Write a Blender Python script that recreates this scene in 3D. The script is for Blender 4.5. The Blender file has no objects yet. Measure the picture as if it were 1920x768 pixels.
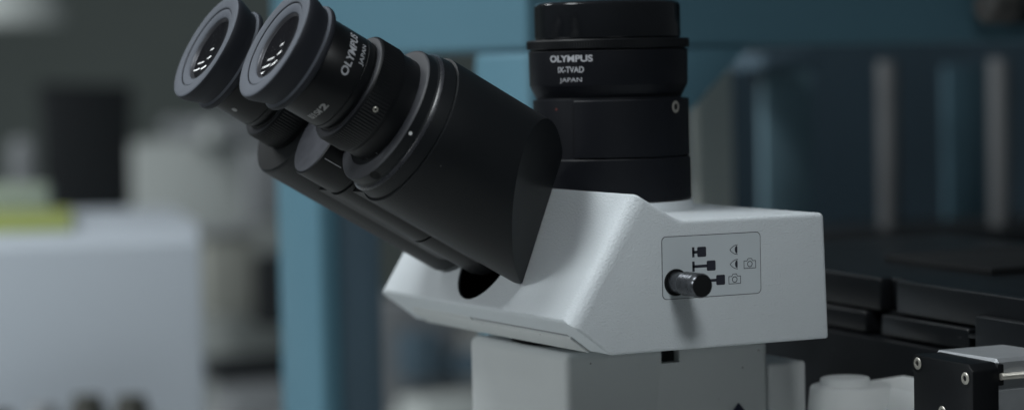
import bpy, bmesh, math, random
from mathutils import Vector, Matrix
random.seed(7)
MM = 0.001
scene = bpy.context.scene
COL = scene.collection
rad = math.radians

# ------------------------------------------------------------------ materials
def new_mat(name):
    m = bpy.data.materials.new(name); m.use_nodes = True
    return m, m.node_tree.nodes, m.node_tree.links, m.node_tree.nodes['Principled BSDF']

def mat(name, col, rough=0.5, metal=0.0, spec=0.5, bump=None, var=None, specks=None, coat=0.0, sheen=0.0):
    """bump = (scale per metre, strength, distance mm); var = (scale, amount); specks = (scale, size, colour)"""
    m, N, L, p = new_mat(name)
    p.inputs['Base Color'].default_value = (*col, 1)
    p.inputs['Roughness'].default_value = rough
    p.inputs['Metallic'].default_value = metal
    p.inputs['Specular IOR Level'].default_value = spec
    p.inputs['Coat Weight'].default_value = coat
    p.inputs['Sheen Weight'].default_value = sheen
    tc = N.new('ShaderNodeTexCoord')
    if bump:
        no = N.new('ShaderNodeTexNoise'); no.inputs['Scale'].default_value = bump[0]
        no.inputs['Detail'].default_value = 2.5
        L.new(tc.outputs['Object'], no.inputs['Vector'])
        b = N.new('ShaderNodeBump'); b.inputs['Strength'].default_value = bump[1]
        b.inputs['Distance'].default_value = bump[2] * MM
        L.new(no.outputs['Fac'], b.inputs['Height']); L.new(b.outputs['Normal'], p.inputs['Normal'])
    out = None
    if var:
        no = N.new('ShaderNodeTexNoise'); no.inputs['Scale'].default_value = var[0]
        no.inputs['Detail'].default_value = 6
        L.new(tc.outputs['Object'], no.inputs['Vector'])
        mx = N.new('ShaderNodeMix'); mx.data_type = 'RGBA'
        mx.inputs['A'].default_value = (*[c * (1 - var[1]) for c in col], 1)
        mx.inputs['B'].default_value = (*[min(1, c * (1 + var[1])) for c in col], 1)
        L.new(no.outputs['Fac'], mx.inputs['Factor'])
        out = mx.outputs['Result']
        rr = N.new('ShaderNodeMapRange')
        rr.inputs['To Min'].default_value = max(0.02, rough - 0.07); rr.inputs['To Max'].default_value = min(1, rough + 0.07)
        L.new(no.outputs['Fac'], rr.inputs['Value']); L.new(rr.outputs['Result'], p.inputs['Roughness'])
    if specks:
        vo = N.new('ShaderNodeTexVoronoi'); vo.inputs['Scale'].default_value = specks[0]
        L.new(tc.outputs['Object'], vo.inputs['Vector'])
        lt = N.new('ShaderNodeMath'); lt.operation = 'LESS_THAN'; lt.inputs[1].default_value = specks[1]
        L.new(vo.outputs['Distance'], lt.inputs[0])
        sep = N.new('ShaderNodeSeparateColor'); L.new(vo.outputs['Color'], sep.inputs['Color'])
        gt = N.new('ShaderNodeMath'); gt.operation = 'GREATER_THAN'; gt.inputs[1].default_value = specks[3]
        L.new(sep.outputs['Red'], gt.inputs[0])
        mu = N.new('ShaderNodeMath'); mu.operation = 'MULTIPLY'
        L.new(lt.outputs[0], mu.inputs[0]); L.new(gt.outputs[0], mu.inputs[1])
        mx2 = N.new('ShaderNodeMix'); mx2.data_type = 'RGBA'
        if out: L.new(out, mx2.inputs['A'])
        else: mx2.inputs['A'].default_value = (*col, 1)
        mx2.inputs['B'].default_value = (*specks[2], 1)
        L.new(mu.outputs[0], mx2.inputs['Factor']); out = mx2.outputs['Result']
    if out: L.new(out, p.inputs['Base Color'])
    return m

M = {
 'white': mat('white_textured_plastic', (0.66, 0.705, 0.735), 0.48, spec=0.4, bump=(1750, 0.66, 0.47), var=(60, 0.03)),
 'white_smooth': mat('white_smooth_paint', (0.58, 0.605, 0.605), 0.45, spec=0.4, bump=(1500, 0.2, 0.06), var=(40, 0.04), specks=(330, 0.10, (0.2, 0.2, 0.2), 0.90)),
 'grey_paint': mat('light_grey_paint', (0.70, 0.72, 0.72), 0.5, spec=0.3, bump=(1500, 0.2, 0.06), var=(40, 0.05)),
 'label': mat('slide_label_film', (0.58, 0.63, 0.66), 0.4, spec=0.4, var=(200, 0.02)),
 'ink': mat('dark_ink', (0.025, 0.027, 0.04), 0.55),
 'groove': mat('groove_shadow_line', (0.12, 0.125, 0.135), 0.7),
 'black': mat('black_satin_paint', (0.0085, 0.0100, 0.0118), 0.46, spec=0.22, bump=(4000, 0.12, 0.03), var=(25, 0.18), specks=(260, 0.05, (0.12, 0.12, 0.12), 0.965)),
 'black_smooth': mat('black_anodised', (0.0065, 0.0073, 0.0086), 0.40, spec=0.24, bump=(5000, 0.08, 0.02), var=(50, 0.2)),
 'cap_gloss': mat('glossy_black_cap', (0.008, 0.009, 0.011), 0.15, spec=0.6, var=(80, 0.2)),
 'black_port': mat('black_semi_gloss_port', (0.0075, 0.0085, 0.0115), 0.45, spec=0.2, bump=(4000, 0.08, 0.02), var=(40, 0.2)),
 'black_matte': mat('black_matte', (0.008, 0.009, 0.010), 0.75, spec=0.2),
 'rubber': mat('black_rubber', (0.017, 0.019, 0.025), 0.62, spec=0.25, bump=(2500, 0.15, 0.05), var=(150, 0.15), specks=(500, 0.08, (0.15, 0.15, 0.15), 0.95)),
 'rubber_dusty_sheen': mat('dusty_sheen_rubber', (0.118, 0.129, 0.152), 0.72, spec=0.25, bump=(2500, 0.15, 0.05), var=(150, 0.14), specks=(500, 0.07, (0.2, 0.2, 0.2), 0.95)),
 'glint_edge': mat('black_glint_edge', (0.02, 0.021, 0.026), 0.27, spec=0.75, bump=(4500, 0.3, 0.03), var=(300, 0.3)),  # colour lifted and gloss raised to give the step ring its specular glint
 'dusty_dark': mat('faintly_dusty_black', (0.034, 0.036, 0.043), 0.55, bump=(3500, 0.3, 0.04), var=(350, 0.4)),
 'dusty': mat('dusty_black_face', (0.055, 0.058, 0.07), 0.6, bump=(3000, 0.3, 0.06), var=(350, 0.4)),
 'lens': mat('coated_lens', (0.012, 0.012, 0.014), 0.05, spec=0.10, coat=0.0, specks=(1400, 0.16, (0.09, 0.09, 0.09), 0.55)),
 'lensring': mat('polished_ring', (0.09, 0.09, 0.10), 0.35, metal=0.6),
 'silver': mat('bare_aluminium', (0.42, 0.44, 0.46), 0.42, metal=0.55, bump=(2500, 0.1, 0.03), var=(220, 0.15)),
 'steel': mat('steel_screw', (0.50, 0.48, 0.43), 0.38, metal=0.6, var=(900, 0.3)),
 'darksteel': mat('dark_knurled_steel', (0.10, 0.105, 0.115), 0.28, metal=0.85, var=(400, 0.2)),
 'print': mat('pale_printed_lettering', (0.42, 0.43, 0.46), 0.55),
 'print_dim': mat('worn_printed_lettering', (0.27, 0.27, 0.27), 0.6),
 'white_dot': mat('white_index_paint', (0.8, 0.8, 0.8), 0.4),
 'red_dot': mat('red_index_paint', (0.11, 0.015, 0.012), 0.5),
 'blue': mat('blue_equipment_paint', (0.104, 0.222, 0.288), 0.5, spec=0.3, bump=(800, 0.1, 0.1), var=(6, 0.10)),
 'teal': mat('teal_panel_paint', (0.20, 0.32, 0.38), 0.6, var=(8, 0.2)),
 'teal_dark': mat('dim_blue_panel_paint', (0.07, 0.14, 0.18), 0.6, var=(8, 0.2)),
 'navy': mat('navy_panel_paint', (0.095, 0.15, 0.195), 0.7, var=(9, 0.35)),
 'tan': mat('grey_tan_panel', (0.75, 0.77, 0.72), 0.7, var=(8, 0.12)),
 'pipe': mat('dull_grey_pipe', (0.16, 0.165, 0.17), 0.7, metal=0.0, var=(12, 0.2)),
 'wall': mat('grey_green_wall', (0.36, 0.41, 0.385), 0.9, var=(1.5, 0.25)),
 'bench': mat('pale_bench_top', (0.52, 0.53, 0.52), 0.6, var=(5, 0.15)),
 'floor': mat('dark_floor', (0.10, 0.10, 0.10), 0.8, var=(2, 0.2)),
 'carton': mat('white_carton', (0.66, 0.72, 0.79), 0.6, var=(4, 0.05)),
 'paper_green': mat('pale_green_paper', (0.46, 0.53, 0.46), 0.8, var=(8, 0.08)),
 'paper_yellow': mat('yellow_green_paper', (0.42, 0.48, 0.15), 0.8, var=(8, 0.1)),
 'case_dark': mat('charcoal_case', (0.012, 0.015, 0.018), 0.7, var=(6, 0.2)),
 'case_pale': mat('pale_grey_case', (0.66, 0.70, 0.68), 0.7, var=(10, 0.2)),
 'case_beige': mat('dull_beige_case', (0.42, 0.43, 0.39), 0.7, var=(14, 0.2)),
 'case_brown': mat('dull_brown_bottle', (0.055, 0.055, 0.045), 0.6, var=(30, 0.3)),
 'case_mid': mat('mid_grey_case', (0.32, 0.335, 0.35), 0.7, var=(10, 0.25)),
 'badge': mat('dark_blue_badge', (0.018, 0.022, 0.05), 0.4),
 'knob_tan': mat('grey_tan_knob', (0.085, 0.083, 0.08), 0.6, var=(60, 0.15)),
 'red_item': mat('dull_red_plastic', (0.22, 0.05, 0.06), 0.6),
 'cyan': mat('cyan_tape', (0.10, 0.30, 0.38), 0.6),
}

# ------------------------------------------------------------------ object helpers
def empty(name, loc, label, cat, group=None):
    o = bpy.data.objects.new(name, None); COL.objects.link(o)
    o.location = Vector(loc) * MM; o.empty_display_size = 0.02
    o['label'] = label; o['category'] = cat
    if group: o['group'] = group
    return o

def root_loc(o):
    v = Vector((0, 0, 0))
    while o is not None:
        v += o.location; o = o.parent
    return v

def put(name, bm, material, parent=None, smooth=35, label=None, cat=None, kind=None, group=None, base=None):
    """link a bmesh given in world millimetres as one mesh object"""
    me = bpy.data.meshes.new(name)
    off = root_loc(parent) if parent is not None else (Vector(base) * MM if base is not None else Vector((0, 0, 0)))
    for v in bm.verts: v.co = v.co * MM - off
    bm.normal_update()
    for f in bm.faces: f.smooth = smooth is not None
    if smooth is not None:
        for e in bm.edges:
            if len(e.link_faces) == 2 and e.calc_face_angle(0) > rad(smooth): e.smooth = False
    bm.to_mesh(me); bm.free()
    me.materials.append(material)
    o = bpy.data.objects.new(name, me); COL.objects.link(o)
    if parent is not None: o.parent = parent
    elif base is not None: o.location = off
    if label: o['label'] = label
    if cat: o['category'] = cat
    if kind: o['kind'] = kind
    if group: o['group'] = group
    return o

def box(lo, hi, bev=0.0, seg=2, bm=None):
    b = bmesh.new()
    bmesh.ops.create_cube(b, size=1)
    for v in b.verts:
        v.co = Vector([lo[i] + (v.co[i] + .5) * (hi[i] - lo[i]) for i in range(3)])
    if bev: bmesh.ops.bevel(b, geom=b.edges[:], offset=bev, segments=seg, profile=.5, affect='EDGES', clamp_overlap=True)
    return merge(bm, b)

def merge(bm, b):
    if bm is None: return b
    me = bpy.data.meshes.new('tmp'); b.to_mesh(me); b.free()
    bm.from_mesh(me); bpy.data.meshes.remove(me)
    return bm

def prism(poly, axis, a, b_, bev=0.0, seg=2, bm=None):
    """closed polygon of 2D points extruded along an axis ('x': (y,z), 'y': (x,z), 'z': (x,y)) from a to b_"""
    b = bmesh.new()
    def P(p, t):
        return {'x': (t, p[0], p[1]), 'y': (p[0], t, p[1]), 'z': (p[0], p[1], t)}[axis]
    v0 = [b.verts.new(P(p, a)) for p in poly]; v1 = [b.verts.new(P(p, b_)) for p in poly]
    b.faces.new(v0); b.faces.new(v1[::-1])
    n = len(poly)
    for i in range(n): b.faces.new((v0[i], v1[i], v1[(i + 1) % n], v0[(i + 1) % n]))
    bmesh.ops.recalc_face_normals(b, faces=b.faces[:])
    if bev: bmesh.ops.bevel(b, geom=b.edges[:], offset=bev, segments=seg, profile=.5, affect='EDGES', clamp_overlap=True)
    return merge(bm, b)

def lathe(profile, frame, seg=128, tooth=None, bm=None, arc=None, close=True):
    """profile: list of (t, r[, knurled]); frame: 4x4 in mm with local z the axis; tooth=(count, depth)"""
    b = bmesh.new(); rings = []
    n = seg
    if tooth: n = tooth[0] * 2
    full = arc is None
    cnt = n if full else n + 1
    for pt in profile:
        t, r = pt[0], pt[1]; kn = len(pt) > 2 and pt[2]
        if r < 1e-6:
            rings.append([b.verts.new(frame @ Vector((0, 0, t)))]); continue
        ring = []
        for i in range(cnt):
            a = 2 * math.pi * i / n if full else arc[0] + (arc[1] - arc[0]) * i / n
            rr = r - (tooth[1] if (tooth and kn and i % 2) else 0)
            ring.append(b.verts.new(frame @ Vector((rr * math.cos(a), rr * math.sin(a), t))))
        rings.append(ring)
    for A, B in zip(rings[:-1], rings[1:]):
        if len(A) == 1 and len(B) == 1: continue
        m = cnt if full else cnt - 1
        for i in range(m):
            j = (i + 1) % cnt
            if len(A) == 1: b.faces.new((A[0], B[i], B[j]))
            elif len(B) == 1: b.faces.new((A[i], B[0], A[j]))
            else: b.faces.new((A[i], B[i], B[j], A[j]))
    if full and close:
        for R in (rings[0], rings[-1]):
            if len(R) > 2: b.faces.new(R)
    bmesh.ops.recalc_face_normals(b, faces=b.faces[:])
    return merge(bm, b)

def evaluated(o):
    dg = bpy.context.evaluated_depsgraph_get(); dg.update()
    return bpy.data.meshes.new_from_object(o.evaluated_get(dg))

def text_bm(s, width, height, fn, embolden=0.0, shear=0.0):
    """lettering fitted to width x height (mm), every vertex sent through fn(x, y, side) -> world mm; side 0 = face, 1 = root"""
    cu = bpy.data.curves.new('txt', 'FONT'); cu.body = s; cu.size = 1; cu.offset = embolden; cu.shear = shear
    cu.resolution_u = 6
    o = bpy.data.objects.new('txt', cu); COL.objects.link(o)
    me = evaluated(o); bpy.data.objects.remove(o); bpy.data.curves.remove(cu)
    b = bmesh.new(); b.from_mesh(me); bpy.data.meshes.remove(me)
    x0 = min(v.co.x for v in b.verts); x1 = max(v.co.x for v in b.verts)
    y0 = min(v.co.y for v in b.verts); y1 = max(v.co.y for v in b.verts)
    for v in b.verts:
        x = (v.co.x - x0) / (x1 - x0) * width; y = (v.co.y - y0) / (y1 - y0) * height
        v.co = fn(x, y)
    return b

# ------------------------------------------------------------------ THE MICROSCOPE
micro = empty('microscope', (39, 68, -250), 'white microscope with black angled eyepieces and upright black camera port', 'microscope')

# ---- head housing: side profile in (x, z), extruded along y
A_, B_, C_, D_, E_, F_ = (9.05, 47.25), (24.2, 38.5), (75.3, 38.5), (76.5, 0.0), (0.0, 0.0), (-13.9, 10.4)
HW = 137.5
hb = prism([A_, B_, C_, D_, E_, F_], 'y', 0, HW)
me = bpy.data.meshes.new('head'); hb.to_mesh(me); hb.free()
hd = bpy.data.objects.new('head', me); COL.objects.link(hd)
wt = me.attributes.new('bevel_weight_edge', 'FLOAT', 'EDGE')
for e in me.edges:
    a, b_ = me.vertices[e.vertices[0]].co, me.vertices[e.vertices[1]].co
    pts = {(round(v.x, 1), round(v.z, 1)) for v in (a, b_)}
    w = 0.30
    if pts == {(9.1, 47.2), (-13.9, 10.4)} or pts == {(9.0, 47.2), (-13.9, 10.4)}: w = 1.0
    elif abs(a.x - b_.x) < .01 and abs(a.z - b_.z) < .01:       # along y
        if round(a.x, 1) == 24.2: w = 0.5
        elif round(a.x, 1) == -13.9: w = 0.30
        elif a.z < 1: w = 0.2
    elif pts == {(0.0, 0.0), (76.5, 0.0)} or pts == {(0.0, 0.0), (-13.9, 10.4)}: w = 0.18
    wt.data[e.index].value = w
bv = hd.modifiers.new('b', 'BEVEL'); bv.limit_method = 'WEIGHT'; bv.width = 5.0; bv.segments = 5; bv.profile = 0.5
# axis frame of the binocular: u up, v towards the viewer's side, d down the tube
al = rad(30)
d = Vector((math.cos(al), 0, -math.sin(al))); u = Vector((math.sin(al), 0, math.cos(al))); v_ = Vector((0, -1, 0))
P0 = Vector((-86.8, 0, 92.1))
def frame_b(Y, uo=0.0):
    m = Matrix.Identity(4)
    for i in range(3):
        m[i][0], m[i][1], m[i][2] = u[i], v_[i], d[i]
    m.translation = P0 + Vector((0, Y, 0)) + u * uo
    return m
cut = lathe([(92, 15.7), (122, 15.7)], frame_b(70.8, -16.4), 96)
cme = bpy.data.meshes.new('cut'); cut.to_mesh(cme); cut.free()
co = bpy.data.objects.new('cut', cme); COL.objects.link(co)
bo = hd.modifiers.new('c', 'BOOLEAN'); bo.operation = 'DIFFERENCE'; bo.object = co; bo.solver = 'EXACT'
hm = evaluated(hd)
hb = bmesh.new(); hb.from_mesh(hm)
for o in (hd, co): bpy.data.objects.remove(o)
housing = put('head_housing', hb, M['white'], micro, 28)
put('hinge_socket', lathe([(104.9, 15.5), (121, 15.5), (121, 0)], frame_b(70.8, -16.4), 64, close=False), M['black_matte'], housing)

# bottom cover: two stepped plates lying on the sloping underside
def on_slope(f, h):      # point a fraction f down the slope F->E, h mm proud of it
    nx, nz = -0.6, -0.8
    L_ = math.hypot(E_[0] - F_[0], E_[1] - F_[1])
    nx, nz = (E_[1] - F_[1]) / L_, -(E_[0] - F_[0]) / L_
    return (F_[0] + (E_[0] - F_[0]) * f + nx * h, F_[1] + (E_[1] - F_[1]) * f + nz * h)
put('bottom_cover', prism([on_slope(.52, -.5), on_slope(.52, .8), on_slope(.97, .8), on_slope(.97, -.5)], 'y', 12, 126, .3), M['white_smooth'], housing)
put('bottom_rail', prism([on_slope(.44, -.3), on_slope(.44, .45), on_slope(.55, .45), on_slope(.55, -.3)], 'y', 78, 122, .15), M['white_smooth'], housing)
put('seam', prism([on_slope(.46, -.2), on_slope(.46, .06), on_slope(.53, .06), on_slope(.53, -.2)], 'y', 13, 77), M['case_mid'], housing)

# slide label and its symbols on the side face (plane y = 0)
def rrect(x0, z0, x1, z1, r, n=6):
    pts = []
    for cx, cz, a0 in ((x1 - r, z1 - r, 0), (x0 + r, z1 - r, 90), (x0 + r, z0 + r, 180), (x1 - r, z0 + r, 270)):
        for i in range(n + 1):
            a = rad(a0 + 90 * i / n); pts.append((cx + r * math.cos(a), cz + r * math.sin(a)))
    return pts
put('label_rim', prism(rrect(17.7, 15.2, 52.1, 33.9, 1.5), 'y', -0.05, 0.3), M['groove'], housing)
lab = put('slide_label', prism(rrect(17.95, 15.42, 51.85, 33.66, 1.35), 'y', -0.12, 0.3), M['label'], housing)
sb = None
def flat(pts, bm): return prism(pts, 'y', -0.17, -0.10, bm=bm)
def rect(x0, z0, x1, z1, bm): return flat([(x0, z0), (x1, z0), (x1, z1), (x0, z1)], bm)
def stroke(pts, w, bm, closed=False):
    seq = list(pts) + ([pts[0]] if closed else [])
    for (xa, za), (xb, zb) in zip(seq[:-1], seq[1:]):
        L_ = math.hypot(xb - xa, zb - za) or 1; ex, ez = (xb - xa) / L_ * w * .35, (zb - za) / L_ * w * .35
        nx, nz = -(zb - za) / L_ * w / 2, (xb - xa) / L_ * w / 2
        bm = flat([(xa - ex + nx, za - ez + nz), (xb + ex + nx, zb + ez + nz), (xb + ex - nx, zb + ez - nz), (xa - ex - nx, za - ez - nz)], bm)
    return bm
for zc, xb0, first in ((28.8, 29.9, True), (24.55, 33.1, True), (20.1, 36.3, False)):
    sb = flat(rrect(xb0, zc - 1.5, xb0 + 3.05, zc + 1.5, .4, 3), sb)
    x0 = 28.2 if first else 30.0
    sb = rect(x0, zc - .42, xb0 + .2, zc + .42, sb)
    if first: sb = rect(28.1, zc - 1.5, 28.9, zc + 1.5, sb)
put('slide_symbols', sb, M['ink'], lab, None)
sb = None
for zc in (28.85, 24.5):
    x0, x1 = 41.25, 43.75
    up = [(x0 + (x1 - x0) * t, zc + 1.4 * math.sin(t * math.pi / 2) ** .8) for t in [i / 8 for i in range(9)]]
    dn = [(x, 2 * zc - z) for x, z in up]
    sb = stroke(up + [(x1 + .1, zc + 1.45)], .17, sb); sb = stroke(dn + [(x1 + .1, zc - 1.45)], .17, sb)
    sb = flat([(x1 - .05 - .75 * math.cos(a), zc + 1.15 * math.sin(a)) for a in [rad(-90 + 20 * i) for i in range(10)]] +
              [(x1 - .05 + .14 * math.cos(a), zc + 1.15 * math.sin(a)) for a in [rad(80 - 20 * i) for i in range(9)]], sb)
put('eye_symbols', sb, M['ink'], lab, None)
sb = None
for x0, zc in ((46.1, 24.4), (40.7, 20.05)):
    x1 = x0 + 4.1; zb_, zt_ = zc - 1.35, zc + .85
    sb = stroke([(x0, zb_), (x1, zb_), (x1, zt_), (x0 + 3.05, zt_), (x0 + 2.65, zt_ + .7), (x0 + 1.45, zt_ + .7), (x0 + 1.05, zt_), (x0, zt_)], .16, sb, True)
    sb = stroke([(x0 + 2.05 + .82 * math.cos(rad(20 * i)), zc - .1 + .82 * math.sin(rad(20 * i))) for i in range(18)], .2, sb, True)
put('camera_symbols', sb, M['ink'], lab, None)

# light path slider lever, sticking out of the label towards the viewer
fl = Matrix.Identity(4)
for i, ax in enumerate((Vector((1, 0, 0)), Vector((0, 0, 1)), Vector((0, -1, 0)))):
    for k in range(3): fl[k][i] = ax[k]
fl.translation = Vector((22.4, 0, 20.2))
put('lever_socket', lathe([(0.1, 4.0), (0.35, 4.0), (0.45, 3.7), (0.3, 3.3), (.2, 0)], fl, 64, close=False), M['black_matte'], housing)
lv = put('control_lever', lathe([(0, 3.15), (6.2, 3.15), (6.2, 3.15)], fl, 64), M['darksteel'], housing)
prof = [(5.6, 3.2), (5.8, 3.5)]
for k in range(9): prof += [(6.0 + k * .72, 3.56), (6.45 + k * .72, 3.56), (6.55 + k * .72, 3.42), (6.65 + k * .72, 3.42)]
prof += [(12.6, 3.45), (12.8, 3.62), (14.6, 3.62), (15.3, 3.3), (15.3, 3.1)]
put('grip', lathe(prof + [(15.1, 3.0), (15.0, 0)], fl, 64, close=False), M['darksteel'], lv)
put('end_cap', lathe([(15.0, 3.25), (15.45, 3.2), (15.5, 2.9), (15.35, 0)], fl, 64, close=False), M['black_matte'], lv)

# ---- binocular drums
def drum(name, Y, side, R, front_prof):
    """round drum, its outer side sliced off at a slant where it meets the white head; side +1 = slice towards the viewer"""
    f = frame_b(Y, -0.9)
    b = lathe(front_prof + [(60, R), (80, R), (102.6, R), (103.6, R - 1.0), (103.6, 0)], f, 192, close=False)
    N = (d * 1.088 + v_ * side + u * .309).normalized()
    p = P0 + Vector((0, Y, 0)) + d * 79 - u * 8 + v_ * (22.6 * side)
    r = bmesh.ops.bisect_plane(b, geom=b.verts[:] + b.edges[:] + b.faces[:], dist=1e-5, plane_co=p, plane_no=N, clear_outer=True)
    ed = [g for g in r['geom_cut'] if isinstance(g, bmesh.types.BMEdge)]
    bmesh.ops.edgenet_fill(b, edges=ed)
    bmesh.ops.recalc_face_normals(b, faces=b.faces[:])
    return put(name, b, M['black'], micro, 24)

near = drum('binocular_drum', 39, 1, 24.1, [(39.6, 15.0), (39.5, 21.2), (39.75, 21.6), (42.7, 21.75), (43.0, 22.0), (44.1, 22.75), (44.6, 22.9), (47.6, 23.2), (48.1, 23.3), (48.2, 23.1), (48.45, 23.1), (48.6, 24.0), (49.0, 24.1)])
far = drum('binocular_drum', 97, -1, 23.6, [(34.8, 15.0), (34.6, 22.7), (35.0, 23.2), (35.6, 23.5), (49.0, 23.6)])
put('front_ring', lathe([(39.3, 16.9), (39.25, 20.9), (39.4, 21.3), (39.7, 21.55), (39.7, 16.9)], frame_b(39, -.9), 128, close=False), M['dusty_dark'], near)
put('step_ring', lathe([(43.2, 22.1), (43.35, 22.35), (44.05, 22.95), (44.3, 22.8)], frame_b(39, -.9), 160, close=False), M['glint_edge'], near)
def on_cyl(Y, uo, r, t, phi):   # phi from the viewer's side (0) upwards (90)
    return P0 + Vector((0, Y, 0)) + u * (uo + r * math.sin(phi)) + v_ * (r * math.cos(phi)) + d * t
def mark(Y, uo, r, t0, t1, phi, w, n=1):
    b = bmesh.new(); h = w / 2 / r; vs = []
    for rr in (r - .2, r + .05):
        vs.append([b.verts.new(on_cyl(Y, uo, rr, t, p)) for t, p in ((t0, phi - h), (t1, phi - h), (t1, phi + h), (t0, phi + h))])
    b.faces.new(vs[1]); b.faces.new(vs[0])
    for i in range(4): b.faces.new((vs[0][i], vs[1][i], vs[1][(i + 1) % 4], vs[0][(i + 1) % 4]))
    bmesh.ops.recalc_face_normals(b, faces=b.faces[:])
    return b
def disc_mark(Y, uo, r, t, phi, dia, dt=1.0):
    b = bmesh.new(); vs = []
    for rr in (r - .2, r + .07):
        vs.append([b.verts.new(on_cyl(Y, uo, rr, t + dt * dia / 2 * math.cos(rad(30 * i)), phi + dia / 2 / r * math.sin(rad(30 * i)))) for i in range(12)])
    b.faces.new(vs[1]); b.faces.new(vs[0])
    for i in range(12): b.faces.new((vs[0][i], vs[1][i], vs[1][(i + 1) % 12], vs[0][(i + 1) % 12]))
    bmesh.ops.recalc_face_normals(b, faces=b.faces[:])
    return b
put('index_dot', disc_mark(39, -.9, 21.65, 40.9, rad(-14), 1.15), M['white_dot'], near)
put('screw_hole', disc_mark(39, -.9, 21.7, 41.2, rad(-62), 3.4), M['black_matte'], near)

# ---- hinge barrel between the drums
hinge = put('hinge_barrel', lathe([(34.3, 0), (34.3, 12.6), (34.5, 13.0), (34.9, 13.2), (46.6, 13.2), (46.9, 12.7), (47.6, 12.7), (47.9, 13.4), (78.5, 13.5), (78.7, 13.0), (79.3, 13.0), (79.5, 13.5), (101, 13.5), (104, 12.5), (104, 0)], frame_b(68, -11.0), 96, close=False), M['black_smooth'], micro)
put('barrel_face', lathe([(34.15, 0), (34.1, 12.3), (34.3, 12.55), (34.5, 12.4)], frame_b(68, -11.0), 96, close=False), M['dusty'], hinge)
put('scale_line', mark(68, -11, 13.2, 35.4, 41.4, rad(-33), .3), M['print'], hinge)
put('index_dot', disc_mark(68, -11, 13.2, 43.6, rad(-34), 1.3), M['white_dot'], hinge)
hb2 = box((-14, -9, 0), (14, 9, 1), .2)
# lower bridge plate joining hinge and far drum
br = prism([(-22.0, 50), (-22.6, 92), (-19.5, 96), (-8, 96), (-8, 42), (-20.5, 42)], 'z', 49.5, 97)
fr = frame_b(0, 0)
for vv in br.verts: vv.co = P0 + u * vv.co.x + Vector((0, vv.co.y, 0)) + d * vv.co.z
put('bridge_plate', br, M['black_smooth'], hinge)
hb2.free()

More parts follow.
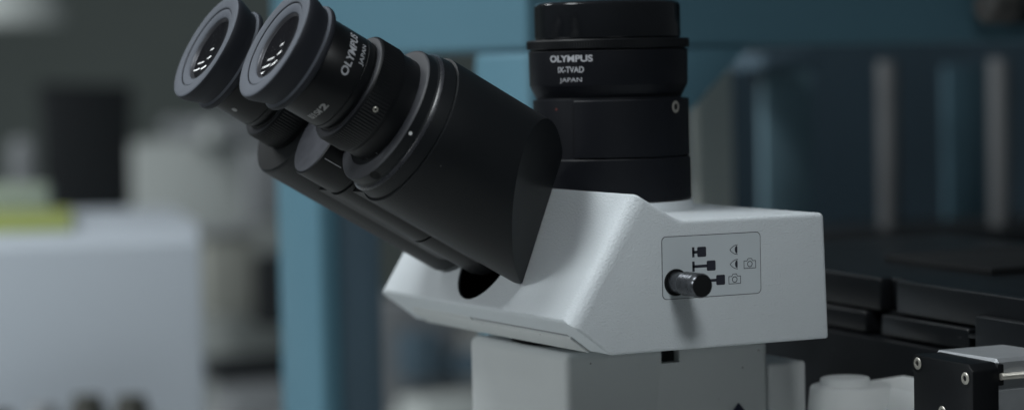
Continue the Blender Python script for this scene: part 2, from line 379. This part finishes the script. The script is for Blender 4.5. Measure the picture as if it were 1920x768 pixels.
# ---- eyepieces
def eyepiece(Y, full):
    f = frame_b(Y, .6)
    body = put('eyepiece', lathe([(6.5, 10), (9.0, 14.4), (9.6, 14.8), (21.6, 14.8), (21.75, 14.6), (22.0, 14.6), (22.15, 14.8), (23.6, 14.75), (25.4, 14.0), (26, 13.6), (26, 10)], f, 128, close=False), M['black_smooth'], micro)
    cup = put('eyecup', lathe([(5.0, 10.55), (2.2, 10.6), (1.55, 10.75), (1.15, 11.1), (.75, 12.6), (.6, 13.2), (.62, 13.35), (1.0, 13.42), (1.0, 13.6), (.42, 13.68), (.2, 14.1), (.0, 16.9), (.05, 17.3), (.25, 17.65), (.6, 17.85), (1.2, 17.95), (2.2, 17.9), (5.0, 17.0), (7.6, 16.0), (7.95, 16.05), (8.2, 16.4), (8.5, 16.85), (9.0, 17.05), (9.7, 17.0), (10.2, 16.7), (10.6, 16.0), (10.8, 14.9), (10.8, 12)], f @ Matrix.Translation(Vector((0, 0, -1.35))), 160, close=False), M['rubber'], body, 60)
    cup.data.materials.append(M['rubber_dusty_sheen'])
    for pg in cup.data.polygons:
        if pg.normal.dot(-d) > .62: pg.material_index = 1  # forward-facing faces lighter: grazing sheen and lip highlights put in the colour, besides dust
    fc = f @ Matrix.Translation(Vector((0, 0, -1.35)))
    put('lens_ring', lathe([(1.6, 10.66), (1.75, 10.45), (2.3, 10.2), (2.5, 9.9)], fc, 96, close=False), M['lensring'], body)
    R0 = 30.0; pr = [(2.35 + (math.sqrt(R0 * R0 - r * r) - math.sqrt(R0 * R0 - 10.2 ** 2)), r) for r in (10.2, 9.6, 9, 8, 7, 6, 5, 4, 3, 2, 1, 0)]
    put('lens', lathe(pr, fc, 96, close=False), M['lens'], body, 80)
    ring = put('focus_ring', lathe([(25.0, 13.2), (25.0, 14.2), (25.35, 14.5), (25.2, 14.9), (25.2, 16.3), (25.35, 16.6), (25.9, 17.15, 1), (32.9, 17.15, 1), (33.2, 17.0), (34.3, 16.7), (34.3, 15)], f, tooth=(104, .26), close=False), M['black_smooth'], body, 30)
    put('ring_face', lathe([(25.12, 14.7), (25.1, 16.2), (25.25, 16.5), (25.4, 16.6)], f, 96, close=False), M['dusty_dark'], ring)
    tube = put('ocular_tube', lathe([(34.0, 15.5), (34.2, 16.55), (41, 16.65), (41, 14)], f, 128, close=False), M['black_smooth'], body)
    def wrap(t_mid, phi0, r, flip=False):
        # baseline runs round the tube with rising phi, letter tops point at the eyecup
        return lambda x, y: P0 + Vector((0, Y, 0)) + u * .6 + u * (r * math.sin(phi0 + x / r)) + v_ * (r * math.cos(phi0 + x / r)) + d * (t_mid - y)
    r = 14.86
    if full:
        put('maker_lettering', text_bm('OLYMPUS', rad(61) * r, 2.5, wrap(17.9, rad(-3), r), .022, .1), M['print'], body, None)
        put('country_lettering', text_bm('JAPAN', rad(30.5) * r, 1.75, wrap(21.35, rad(17), r), .004), M['print'], body, None)
        # worn optics mark: U of two bars, a bar for I, S and a block with a 2
        b = None
        def bar(p0, p1, y0, y1):
            bb = bmesh.new(); w = wrap(18.5, rad(-74.5), r); k = 5
            lo = [bb.verts.new(w(p0 + (p1 - p0) * i / k, y0)) for i in range(k + 1)]; hi = [bb.verts.new(w(p0 + (p1 - p0) * i / k, y1)) for i in range(k + 1)]
            for i in range(k): bb.faces.new((lo[i], lo[i + 1], hi[i + 1], hi[i]))
            return bb
        W = rad(36) * r
        for q in ((0, .55, 0, 2.0), (.5, 1.0, 0, .35), (.95, 1.5, 0, 2.0), (2.0, 2.55, 0, 2.0)): b = merge(b, bar(*q))
        b = merge(b, text_bm('S', 1.7, 2.0, wrap(18.5, rad(-74.5) + 3.0 / r, r), .03))
        b = merge(b, bar(4.9, 5.5, 0, 2.0)); b = merge(b, bar(4.6, 5.0, .4, 1.5))
        b = merge(b, text_bm('2', 2.6, 2.2, wrap(18.6, rad(-74.5) + 5.9 / r, r), .05))
        put('optics_mark', b, M['print_dim'], body, None)
        s = on_cyl(Y, .6, 17.1, 29.8, rad(-17)); nrm = (u * math.sin(rad(-17)) + v_ * math.cos(rad(-17))).normalized()
        fs = nrm.to_track_quat('Z', 'Y').to_matrix().to_4x4(); fs.translation = s
        sc = put('ring_screw', lathe([(-.4, .85), (.1, .85), (.2, .72), (.2, .4), (-.1, .34), (-.1, 0)], fs, 24, close=False), M['steel'], body)
        put('scale_line', mark(Y, .6, 16.62, 39.0, 40.4, rad(-60), .22), M['print'], tube)
        put('scale_line', mark(Y, .6, 16.62, 38.8, 40.6, rad(-78), .2), M['print_dim'], tube)
    else:
        put('maker_lettering', text_bm('OLYMPUS', rad(61) * r, 2.5, wrap(17.9, rad(22), r), .022, .1), M['print'], body, None)
        b = None
        w = wrap(14.4, rad(-35), r)
        for q in (0, .8, 1.6, 2.4):
            bb = bmesh.new(); bb.faces.new([bb.verts.new(w(*p)) for p in ((q, 0), (q + .4, 0), (q + .4, 2.2), (q, 2.2))]); b = merge(b, bb)
        put('optics_mark', b, M['print_dim'], body, None)
        put('paint_chip', disc_mark(Y, .6, 14.8, 14.6, rad(-68), 1.8), M['print_dim'], body)
    return body
eyepiece(39, True)
eyepiece(97, False)

# ---- camera port (upright black tube)
ft = Matrix.Translation(Vector((38.3, 68.0, 0)))
put('port_collar', lathe([(37.5, 27.3), (38.7, 27.2), (39.2, 26.75), (41.0, 26.6), (41.4, 26.3), (41.4, 20)], ft, 128, close=False), M['white'], housing, 40)
port = put('camera_port', lathe([(41.0, 24), (41.3, 25.6), (41.9, 25.9), (42.1, 26.1), (55.0, 26.0), (55.35, 25.8), (55.4, 24.4), (73.9, 24.4), (74.0, 24.2), (74.0, 23.4), (74.6, 23.35), (75.0, 23.6), (78.3, 25.3), (78.8, 25.45), (89.2, 25.6), (89.5, 25.4), (89.6, 24.9), (90.2, 24.9)], ft, 160, close=False), M['black_port'], micro, 25)
a0, a1 = rad(-144), rad(120)
sl = lathe([(55.75, 24.0), (55.75, 25.6), (55.95, 25.8), (73.5, 25.7), (73.85, 25.5), (73.95, 24.9), (73.95, 23.5)], ft, 140, arc=(a0, a1))
for aa in (a0, a1):
    q = [sl.verts.new(ft @ Vector((r * math.cos(aa), r * math.sin(aa), z))) for z, r in ((55.75, 24.0), (55.75, 25.6), (73.9, 25.5), (73.9, 24.0))]
    sl.faces.new(q)
bmesh.ops.recalc_face_normals(sl, faces=sl.faces[:])
put('clamp_sleeve', sl, M['black_port'], port, 25)
put('knurled_ring', lathe([(90.0, 24.5), (90.0, 25.8), (90.25, 26.15, 1), (92.6, 26.15, 1), (93.0, 25.75), (93.05, 23)], ft, tooth=(190, .13), close=False), M['black_smooth'], port, 30)
cap = put('dust_cap', lathe([(93.0, 22.8), (93.3, 23.2), (93.8, 23.4, 1), (103.2, 23.4, 1), (104.1, 23.25), (104.7, 22.8), (105.0, 22.2), (105.0, 20.9), (104.4, 20.2), (104.2, 0)], ft, tooth=(150, .14), close=False), M['cap_gloss'], port, 30)
def wrap_port(z0, phi0, r=25.66):
    return lambda x, y: Vector((38.3 + r * math.cos(phi0 + x / r), 68.0 + r * math.sin(phi0 + x / r), z0 + y))
put('maker_lettering', text_bm('OLYMPUS', rad(34.5) * 25.6, 2.15, wrap_port(85.95, rad(-163.8)), .03), M['print'], port, None)
put('model_lettering', text_bm('IX-TVAD', rad(20.6) * 25.6, 1.9, wrap_port(82.6, rad(-156.5), 25.62), .016), M['print'], port, None)
put('country_lettering', text_bm('JAPAN', rad(17.7) * 25.6, 1.75, wrap_port(79.3, rad(-155.3), 25.58), .0), M['print'], port, None)
def port_frame(phi, z, r):
    n = Vector((math.cos(phi), math.sin(phi), 0)); f = n.to_track_quat('Z', 'Y').to_matrix().to_4x4(); f.translation = Vector((38.3, 68.0, z)) + n * r
    return f
put('set_screw', lathe([(-.5, 1.9), (.05, 1.9), (.15, 1.7), (.1, 1.05), (-.3, .95)], port_frame(rad(-63.8), 71.2, 25.75), 6 * 6, close=False), M['steel'], port)
put('screw_hole', lathe([(.02, 1.25), (.02, 0)], port_frame(rad(-63.8), 71.2, 25.75), 36, close=False), M['black_matte'], port)
put('index_dot', lathe([(.03, .38), (.03, 0)], port_frame(rad(-161.5), 71.2, 24.42), 24, close=False), M['red_dot'], port)

# ---- neck and column
put('neck_ring', lathe([(-4, 29), (-4, 33.5), (.4, 33.5), (.4, 29)], Matrix.Translation(Vector((39, 68, 0))), 96), M['black_matte'], micro)
cb = box((2.9, 34, -250), (76, 102.5, -2.9), 2.6, 5)
cme = bpy.data.meshes.new('c'); cb.to_mesh(cme); cb.free()
c_o = bpy.data.objects.new('c', cme); COL.objects.link(c_o)
k_b = box((36.5, 30, -8.2), (43.2, 39.5, 2)); kme = bpy.data.meshes.new('k'); k_b.to_mesh(kme); k_b.free()
k_o = bpy.data.objects.new('k', kme); COL.objects.link(k_o)
bo = c_o.modifiers.new('c', 'BOOLEAN'); bo.operation = 'DIFFERENCE'; bo.object = k_o; bo.solver = 'EXACT'
cm = evaluated(c_o); cb = bmesh.new(); cb.from_mesh(cm)
for o in (c_o, k_o): bpy.data.objects.remove(o)
column = put('column', cb, M['white_smooth'], micro, 25)
put('slot_lining', box((36.6, 37.6, -8.1), (43.1, 39.4, -2.6)), M['case_dark'], column)
put('badge', prism([(64.3, -22.6), (69.4, -28.3), (64.3, -34.0), (59.2, -28.3)], 'y', 33.6, 34.2, .1), M['badge'], column)

# ------------------------------------------------------------------ neighbours on the right
blk = put('support_block', box((76.2, 34.6, -250), (90.4, 66, -11.1), 1.2, 3), M['grey_paint'], None, base=(84, 50, -250),
          label='plain white block standing behind the right edge of the microscope column', cat='block')

tur = empty('turret_cover', (103, 26, -250), 'light grey rounded cover with a round cap on top, beside the black motor plate', 'cover')
ftu = Matrix.Translation(Vector((101, 25.5, 0)))
bb = lathe([(-250, 17.5), (-26, 13.6), (-19.6, 12.9), (-18.8, 12.4), (-18.6, 11.8), (-18.6, 0)], ftu, 96, close=False)
put('cover_body', bb, M['grey_paint'], tur, 40)
arm = prism([(94, -80), (101.5, -34), (109.5, -19.2), (127, -18.3), (132, -34), (132, -80)], 'y', -16, 33, .5)
put('cover_arm', arm, M['grey_paint'], tur, 25)
put('round_cap', lathe([(-19, 8.0), (-16.9, 7.9), (-16.4, 7.7), (-16.2, 7.2), (-16.2, 0)], Matrix.Translation(Vector((99.5, 26.2, 0))), 64, close=False), M['grey_paint'], tur, 40)

mot = empty('motor_actuator', (110, -30, -250), 'black screwed end plate on a bare aluminium actuator with a thin steel rod', 'actuator')
pl = prism([(-17.2, -80), (-17.2, -5.4), (-18.2, -4.4), (-44.8, -5.0), (-46.9, -7.0), (-46.9, -80)], 'x', 95, 104.6, .5)
plate = put('end_plate', pl, M['black_smooth'], mot, 30)
put('plate_lug', box((104.2, -46.7, -12.0), (106.6, -30, -5.6), .4), M['black_smooth'], plate)
def xframe(x, y, z):
    f = Matrix(((0, 0, -1, x), (0, 1, 0, y), (1, 0, 0, z), (0, 0, 0, 1)))
    return f
for (yy, zz) in ((-19.6, -7.2), (-43.3, -9.4), (-31.8, -20.6)):
    s = put('screw', lathe([(-.8, 1.85), (-.1, 1.85), (.12, 1.6), (.16, .9), (-.4, .8), (-.4, 0)], xframe(94.85, yy, zz), 36, close=False), M['steel'], plate)
    put('screw_seat', lathe([(.0, 1.85), (.04, 2.3), (.0, 2.7)], xframe(94.93, yy, zz), 36, close=False), M['black_matte'], s)
put('actuator_body', box((104.7, -45.2, -80), (131, -14.6, -4.2), 1.1, 1), M['silver'], mot, 20)
put('body_flange', box((104.7, -45.9, -80), (118, -45.0, -13.4), .2, 1), M['silver'], mot, 20)
rp = []
for k in range(120): rp += [(k * .45, 1.05), (k * .45 + .22, .9)]
fx = Matrix(((0, 0, 1, 104.8), (0, 1, 0, -47.4), (1, 0, 0, -9.2), (0, 0, 0, 1)))
put('threaded_rod', lathe(rp, fx, 32), M['steel'], mot, 40)

# black specimen stage behind
stg = empty('specimen_stage', (160, 60, -250), 'large black stepped stage running back behind the white head', 'stage')
def stage_part(name, bm, mt, bev=None):
    # the whole stage leans back by about one degree
    for vv in bm.verts: vv.co.z += (vv.co.y - 0) * 0.0195
    return put(name, bm, mt, stg, 25)
X0 = 135
M['stage'] = mat('black_stage_paint', (0.0065, 0.0075, 0.009), 0.33, spec=0.4, bump=(1800, 0.15, 0.05), var=(60, 0.3), specks=(300, 0.06, (0.2, 0.2, 0.2), 0.9))
stage_part('top_plate', box((X0 + 5, -75, 0.0), (260, 190, 10.2), .8, 3), M['stage'])
stage_part('front_strip', box((X0, -75, -.8), (X0 + 5.2, 48, 10.4), 1.0, 3), M['stage'])
stage_part('front_strip', box((X0, 57, -.8), (X0 + 5.2, 190, 10.4), 1.0, 3), M['stage'])
stage_part('slide_rail', box((X0 - 2, 6, -8.6), (230, 54, -1.4), 1.0, 3), M['stage'])
stage_part('slide_rail', box((X0 - 2, 63, -8.6), (230, 190, -1.4), 1.0, 3), M['stage'])
stage_part('rail_backing', box((X0 + 4, 0, -9), (230, 190, -.6)), M['black_matte'])
stage_part('rail_end_clip', box((X0 - 2, -2, -4.2), (150, 6, -3.0), .3), M['stage'])
stage_part('side_bracket', box((X0 - 3, -75, -30), (150, 1.5, 3.4), 1.0, 3), M['stage'])
stage_part('lower_bed', box((X0 - 5, -3, -200), (235, 190, -9.3), .8, 2), M['stage'])
stage_part('carriage', box((172, 45, 9.8), (235, 108, 12.8), .8, 2), M['black_matte'])
stage_part('carriage', box((195, -60, 9.8), (260, 52, 17.0), .8, 2), M['black_matte'])

# ------------------------------------------------------------------ blue frame behind
frm = empty('equipment_frame', (170, 400, -250), 'blue painted equipment frame of posts and a wide top beam behind the microscope', 'frame')
put('corner_post', box((100, 247, -250), (158, 296, 91), 3, 3), M['blue'], frm)
put('rear_post', box((100, 470, -250), (112, 524, 91), 3, 3), M['blue'], frm)
put('side_beam', box((100, 247.5, 91.2), (150, 524, 420), 3, 3), M['blue'], frm)
put('front_beam', box((150.5, 247, 91.2), (760, 290, 420), 3, 3), M['blue'], frm)
put('gusset', prism([(158.2, 50), (158.2, 91), (203, 91)], 'y', 247.5, 262, .6), M['blue'], frm)
put('rear_post_shade', box((112.2, 474, -250), (134, 523, 91), 1), M['navy'], frm)  # shaded near side of the blue post, its shade put into navy colour

pnl = put('back_panel', box((425, 700, -250), (1300, 715, 160)), M['navy'], None, base=(760, 700, -250), label='wide dark navy panel closing the frame opening behind the grey pipes', cat='panel')
put('upright_panel', box((286, 430, -250), (308, 438, 82), 2), M['tan'], None, base=(290, 440, -250), label='narrow grey tan upright beside the camera port, under the blue gusset', cat='panel')
put('teal_panel', box((454, 635, -250), (490, 640, 84), 1), M['teal'], None, base=(450, 630, -250), label='dull teal upright panel between the grey tan upright and the pipes', cat='panel')
for (xx, yy, lb) in ((514, 592, 'dull grey vertical pipe to the left, nearer the teal panel'), (571, 560, 'dull grey vertical pipe to the right, below the black knob device')):
    pb = lathe([(-250, 5.6), (-30, 5.6), (-28, 6.2), (84, 6.2)], Matrix.Translation(Vector((xx, yy, 0))), 32)
    put('grey_pipe', pb, M['pipe'], None, base=(xx, yy, -250), label=lb, cat='pipe', group='grey pipes in the frame opening')
put('valve_block', box((432, 600, 80), (470, 640, 90), 3), M['navy'], None, base=(455, 620, 74), label='small dark block under the blue beam above the teal panel', cat='block')
put('shelf_edge', box((380, 540, -60), (1000, 640, -14), 2), M['case_dark'], None, base=(690, 590, -60), label='dark shelf behind the stage at the foot of the pipes', cat='shelf')
put('hanging_cable', lathe([(0, 4), (220, 4)], Matrix.Translation(Vector((505, 640, -120))) @ Matrix.Rotation(rad(-14), 4, 'Y') , 16), M['case_dark'], None, base=(540, 640, 0), label='black cable hanging at a slant between the two grey pipes', cat='cable')

dev = empty('knob_device', (340, 235, 98), 'black device with a grey tan knob at the top right on the blue beam', 'device')
fk = Matrix(((0, 0, 1, 0), (0, 1, 0, 232), (1, 0, 0, 107), (0, 0, 0, 1)))
put('knob', lathe([(311.5, 0), (311.5, 6.6), (313, 7.9), (324, 8.0), (325.2, 7.4)], fk, 48, close=False), M['knob_tan'], dev)
put('knob_shaft', lathe([(325, 6.8), (327, 7.0), (328, 7.6), (330, 7.6), (330.5, 6.6)], fk, 48), M['case_dark'], dev)
put('device_body', box((330, 222, 99), (420, 246, 150), 2), M['black_matte'], dev)

# ------------------------------------------------------------------ left background
carton = prism([(149, 775), (219, 976), (267, 1163), (-60, 1340), (-230, 890)], 'z', -250, -14, 2)
put('white_carton', carton, M['carton'], None, base=(60, 950, -250), label='big plain white box at the left edge with papers on top', cat='box')
put('yellow_sheet', prism([(-80, 1010), (118, 932), (171, 1110), (-20, 1190)], 'z', -13.8, -8, .5), M['paper_yellow'], None, base=(20, 970, -14), label='yellow green pad lying on top of the big white box', cat='pad')
put('paper_stack', prism([(-60, 1215), (120, 1142), (160, 1130), (168, 1150), (60, 1330), (-60, 1340)], 'z', -13.8, 8, .5), M['paper_green'], None, base=(40, 1120, -14), label='stack of pale greenish paper behind the yellow green pad', cat='papers')
put('dark_case', prism([(-36, -150), (-44, 66), (46, 62), (36, -150)], 'y', -14, 14, 3), M['case_dark'], None, base=None, label='tall charcoal case standing behind the white box', cat='case').location = Vector((388, 1778, 14)) * MM
def bgbox(name, px0, px1, mt, label, cat, bev=4):
    c = [(a + b) / 2 for a, b in zip(px0, px1)]; c[2] = px0[2]
    return put(name, box(px0, px1, bev), M[mt], None, base=c, label=label, cat=cat)
bgbox('pale_cabinet', (430, 1760, -250), (600, 1900, 18), 'case_pale', 'pale grey cabinet far behind, between the charcoal case and blue post', 'cabinet')
bgbox('grey_carton', (490, 1735, 18.3), (590, 1850, 40), 'case_mid', 'small grey carton on top of the pale cabinet', 'carton')
bgbox('beige_drawer', (478, 1690, -150), (532, 1720, -72), 'case_beige', 'beige drawer front to the right of the white box', 'drawer')
bgbox('dark_bottle_rack', (526, 1660, -162), (566, 1700, -92), 'case_dark', 'small dark rack against the left side of the blue rear post', 'rack')
bgbox('dark_tray', (466, 1640, -210), (566, 1680, -188), 'case_dark', 'low black tray between the white box and blue post', 'tray')
bgbox('grey_cabinet', (480, 1640, -250), (566, 1690, -212), 'case_mid', 'grey cabinet below the low black tray', 'cabinet')
bgbox('grey_case', (600, 1620, -250), (720, 1700, -140), 'case_mid', 'mid grey case behind, under the left wing of the white head', 'case')
bgbox('charcoal_box', (640, 1570, -214), (678, 1606, -168), 'navy', 'dark blue grey box in front of the mid grey case', 'box')
bgbox('pale_tray', (620, 1500, -250), (700, 1560, -226), 'case_pale', 'low pale tray in front of the dark blue grey box', 'tray')
bgbox('white_jar', (486, 1700, 18), (503, 1718, 36), 'case_pale', 'small white jar at the front of the pale cabinet top', 'jar', 6)
bgbox('dim_screen', (524, 1690, -60), (566, 1712, 14), 'case_mid', 'dim grey upright screen beside the blue rear post', 'screen')
bgbox('grey_strip_shelf', (470, 1684, -72), (534, 1735, -66), 'case_mid', 'thin grey shelf above the beige drawer', 'shelf', 2)
bgbox('grey_bottle', (312, 1770, -30), (336, 1790, 26), 'case_mid', 'grey tall bottle left of the charcoal case, above the papers', 'bottle', 8)
bgbox('navy_case', (690, 1560, -215), (760, 1600, -190), 'navy', 'navy box on the right of the mid grey case behind the column', 'case')
bgbox('red_box', (690, 1500, -249), (740, 1540, -228), 'red_item', 'small dull red box low beside the white column', 'box')
lamp = lathe([(0, 60), (10, 62), (60, 40), (64, 0)], Matrix.Translation(Vector((320, 1815, 138))), 40)
put('pale_hood', lamp, M['case_pale'], None, base=(320, 1815, 138), label='pale rounded hood at the top left corner, high above the white box', cat='hood')
for (x, y, zt, r, mt, lb) in ((22, 768, -104, 11, 'case_brown', 'small brownish bottle at the foot of the white box, leftmost of four'), (44, 752, -100, 10, 'case_mid', 'small grey bottle at the foot of the white box, second of four'),
                      (68, 745, -96, 11, 'case_brown', 'small brownish bottle at the foot of the white box, third of four'), (91, 736, -97, 11, 'case_brown', 'small brownish bottle at the foot of the white box, nearest its right corner')):
    put('small_bottle', lathe([(-250, r), (zt - 9, r), (zt - 5, r * .8), (zt, r * .75), (zt, 0)], Matrix.Translation(Vector((x, y, 0))), 32, close=False), M[mt], None,
        base=(x, y, -250), label=lb, cat='bottle', group='small bottles before the white box')
put('blue_panel', box((588, 635, -250), (618, 640, 80), 1), M['teal_dark'], None, base=(600, 632, -250), label='dim blue upright panel between the two grey pipes', cat='panel')

put('bench', box((-700, -400, -290), (2200, 2300, -250)), M['bench'], None, kind='structure')
put('wall', box((-3500, 5200, -1200), (6000, 5300, 2400)), M['wall'], None, kind='structure')
put('floor', box((-3500, -2500, -1250), (6000, 5200, -1200)), M['floor'], None, kind='structure')

# ------------------------------------------------------------------ light
w = bpy.data.worlds.new('World'); scene.world = w; w.use_nodes = True
bg = w.node_tree.nodes['Background']; bg.inputs['Color'].default_value = (0.80, 0.92, 1.0, 1); bg.inputs['Strength'].default_value = 0.05

def area(name, loc, aim, sx, sy, power, col=(0.93, 0.98, 1.0)):
    l = bpy.data.lights.new(name, 'AREA'); l.shape = 'RECTANGLE'; l.size = sx * MM; l.size_y = sy * MM; l.energy = power; l.color = col
    o = bpy.data.objects.new(name, l); COL.objects.link(o)
    o.location = Vector(loc) * MM
    o.rotation_euler = (Vector(aim) - Vector(loc)).to_track_quat('-Z', 'Y').to_euler()
    return o
area('ceiling_lamp', (-900, 320, 1500), (-40, 90, 0), 1000, 450, 20)
area('ceiling_lamp', (-3200, 900, 1400), (0, 100, 0), 1200, 300, 34)
bl = area('side_fill', (-110, -430, 450), (10, 0, 28), 150, 120, 0.21)  # unseen light added along the lever shadow's direction, kept close to leave frame dark
bl.data.spread = rad(72)
for k, (lx, ly) in enumerate(((-450, 1900), (-700, 1900), (-950, 1900), (-600, 2700), (-1000, 2700), (-1400, 2700))):
    area('ceiling_tube', (lx, ly, 1400), (lx, ly, 0), 40, 500, 2.2)

# ------------------------------------------------------------------ camera
f_px, psi, pit, rol = 4748.47, 0.46320, 0.05360, -0.02120
cx, cy, cz = -354.586, -647.404, 84.235
fw = Vector((math.sin(psi) * math.cos(pit), math.cos(psi) * math.cos(pit), -math.sin(pit)))
rt = Vector((math.cos(psi), -math.sin(psi), 0)); upv = rt.cross(fw)
R_ = math.cos(rol) * rt + math.sin(rol) * upv; U_ = -math.sin(rol) * rt + math.cos(rol) * upv
cam = bpy.data.cameras.new('Camera'); co = bpy.data.objects.new('Camera', cam); COL.objects.link(co)
mw = Matrix.Identity(4)
for i in range(3): mw[i][0], mw[i][1], mw[i][2] = R_[i], U_[i], -fw[i]
mw.translation = Vector((cx, cy, cz)) * MM
co.matrix_world = mw
cam.sensor_width = 36; cam.sensor_fit = 'HORIZONTAL'; cam.lens = f_px / 1920 * 36
cam.clip_start = 0.02; cam.clip_end = 50
cam.dof.use_dof = True; cam.dof.focus_distance = 0.757; cam.dof.aperture_fstop = cam.lens / 13.0; cam.dof.aperture_blades = 0
scene.camera = co
scene.view_settings.view_transform = 'Standard'; scene.view_settings.look = 'None'
scene.view_settings.exposure = 0; scene.view_settings.gamma = 1
scene.cycles.use_denoising = True
scene.cycles.max_bounces = 8
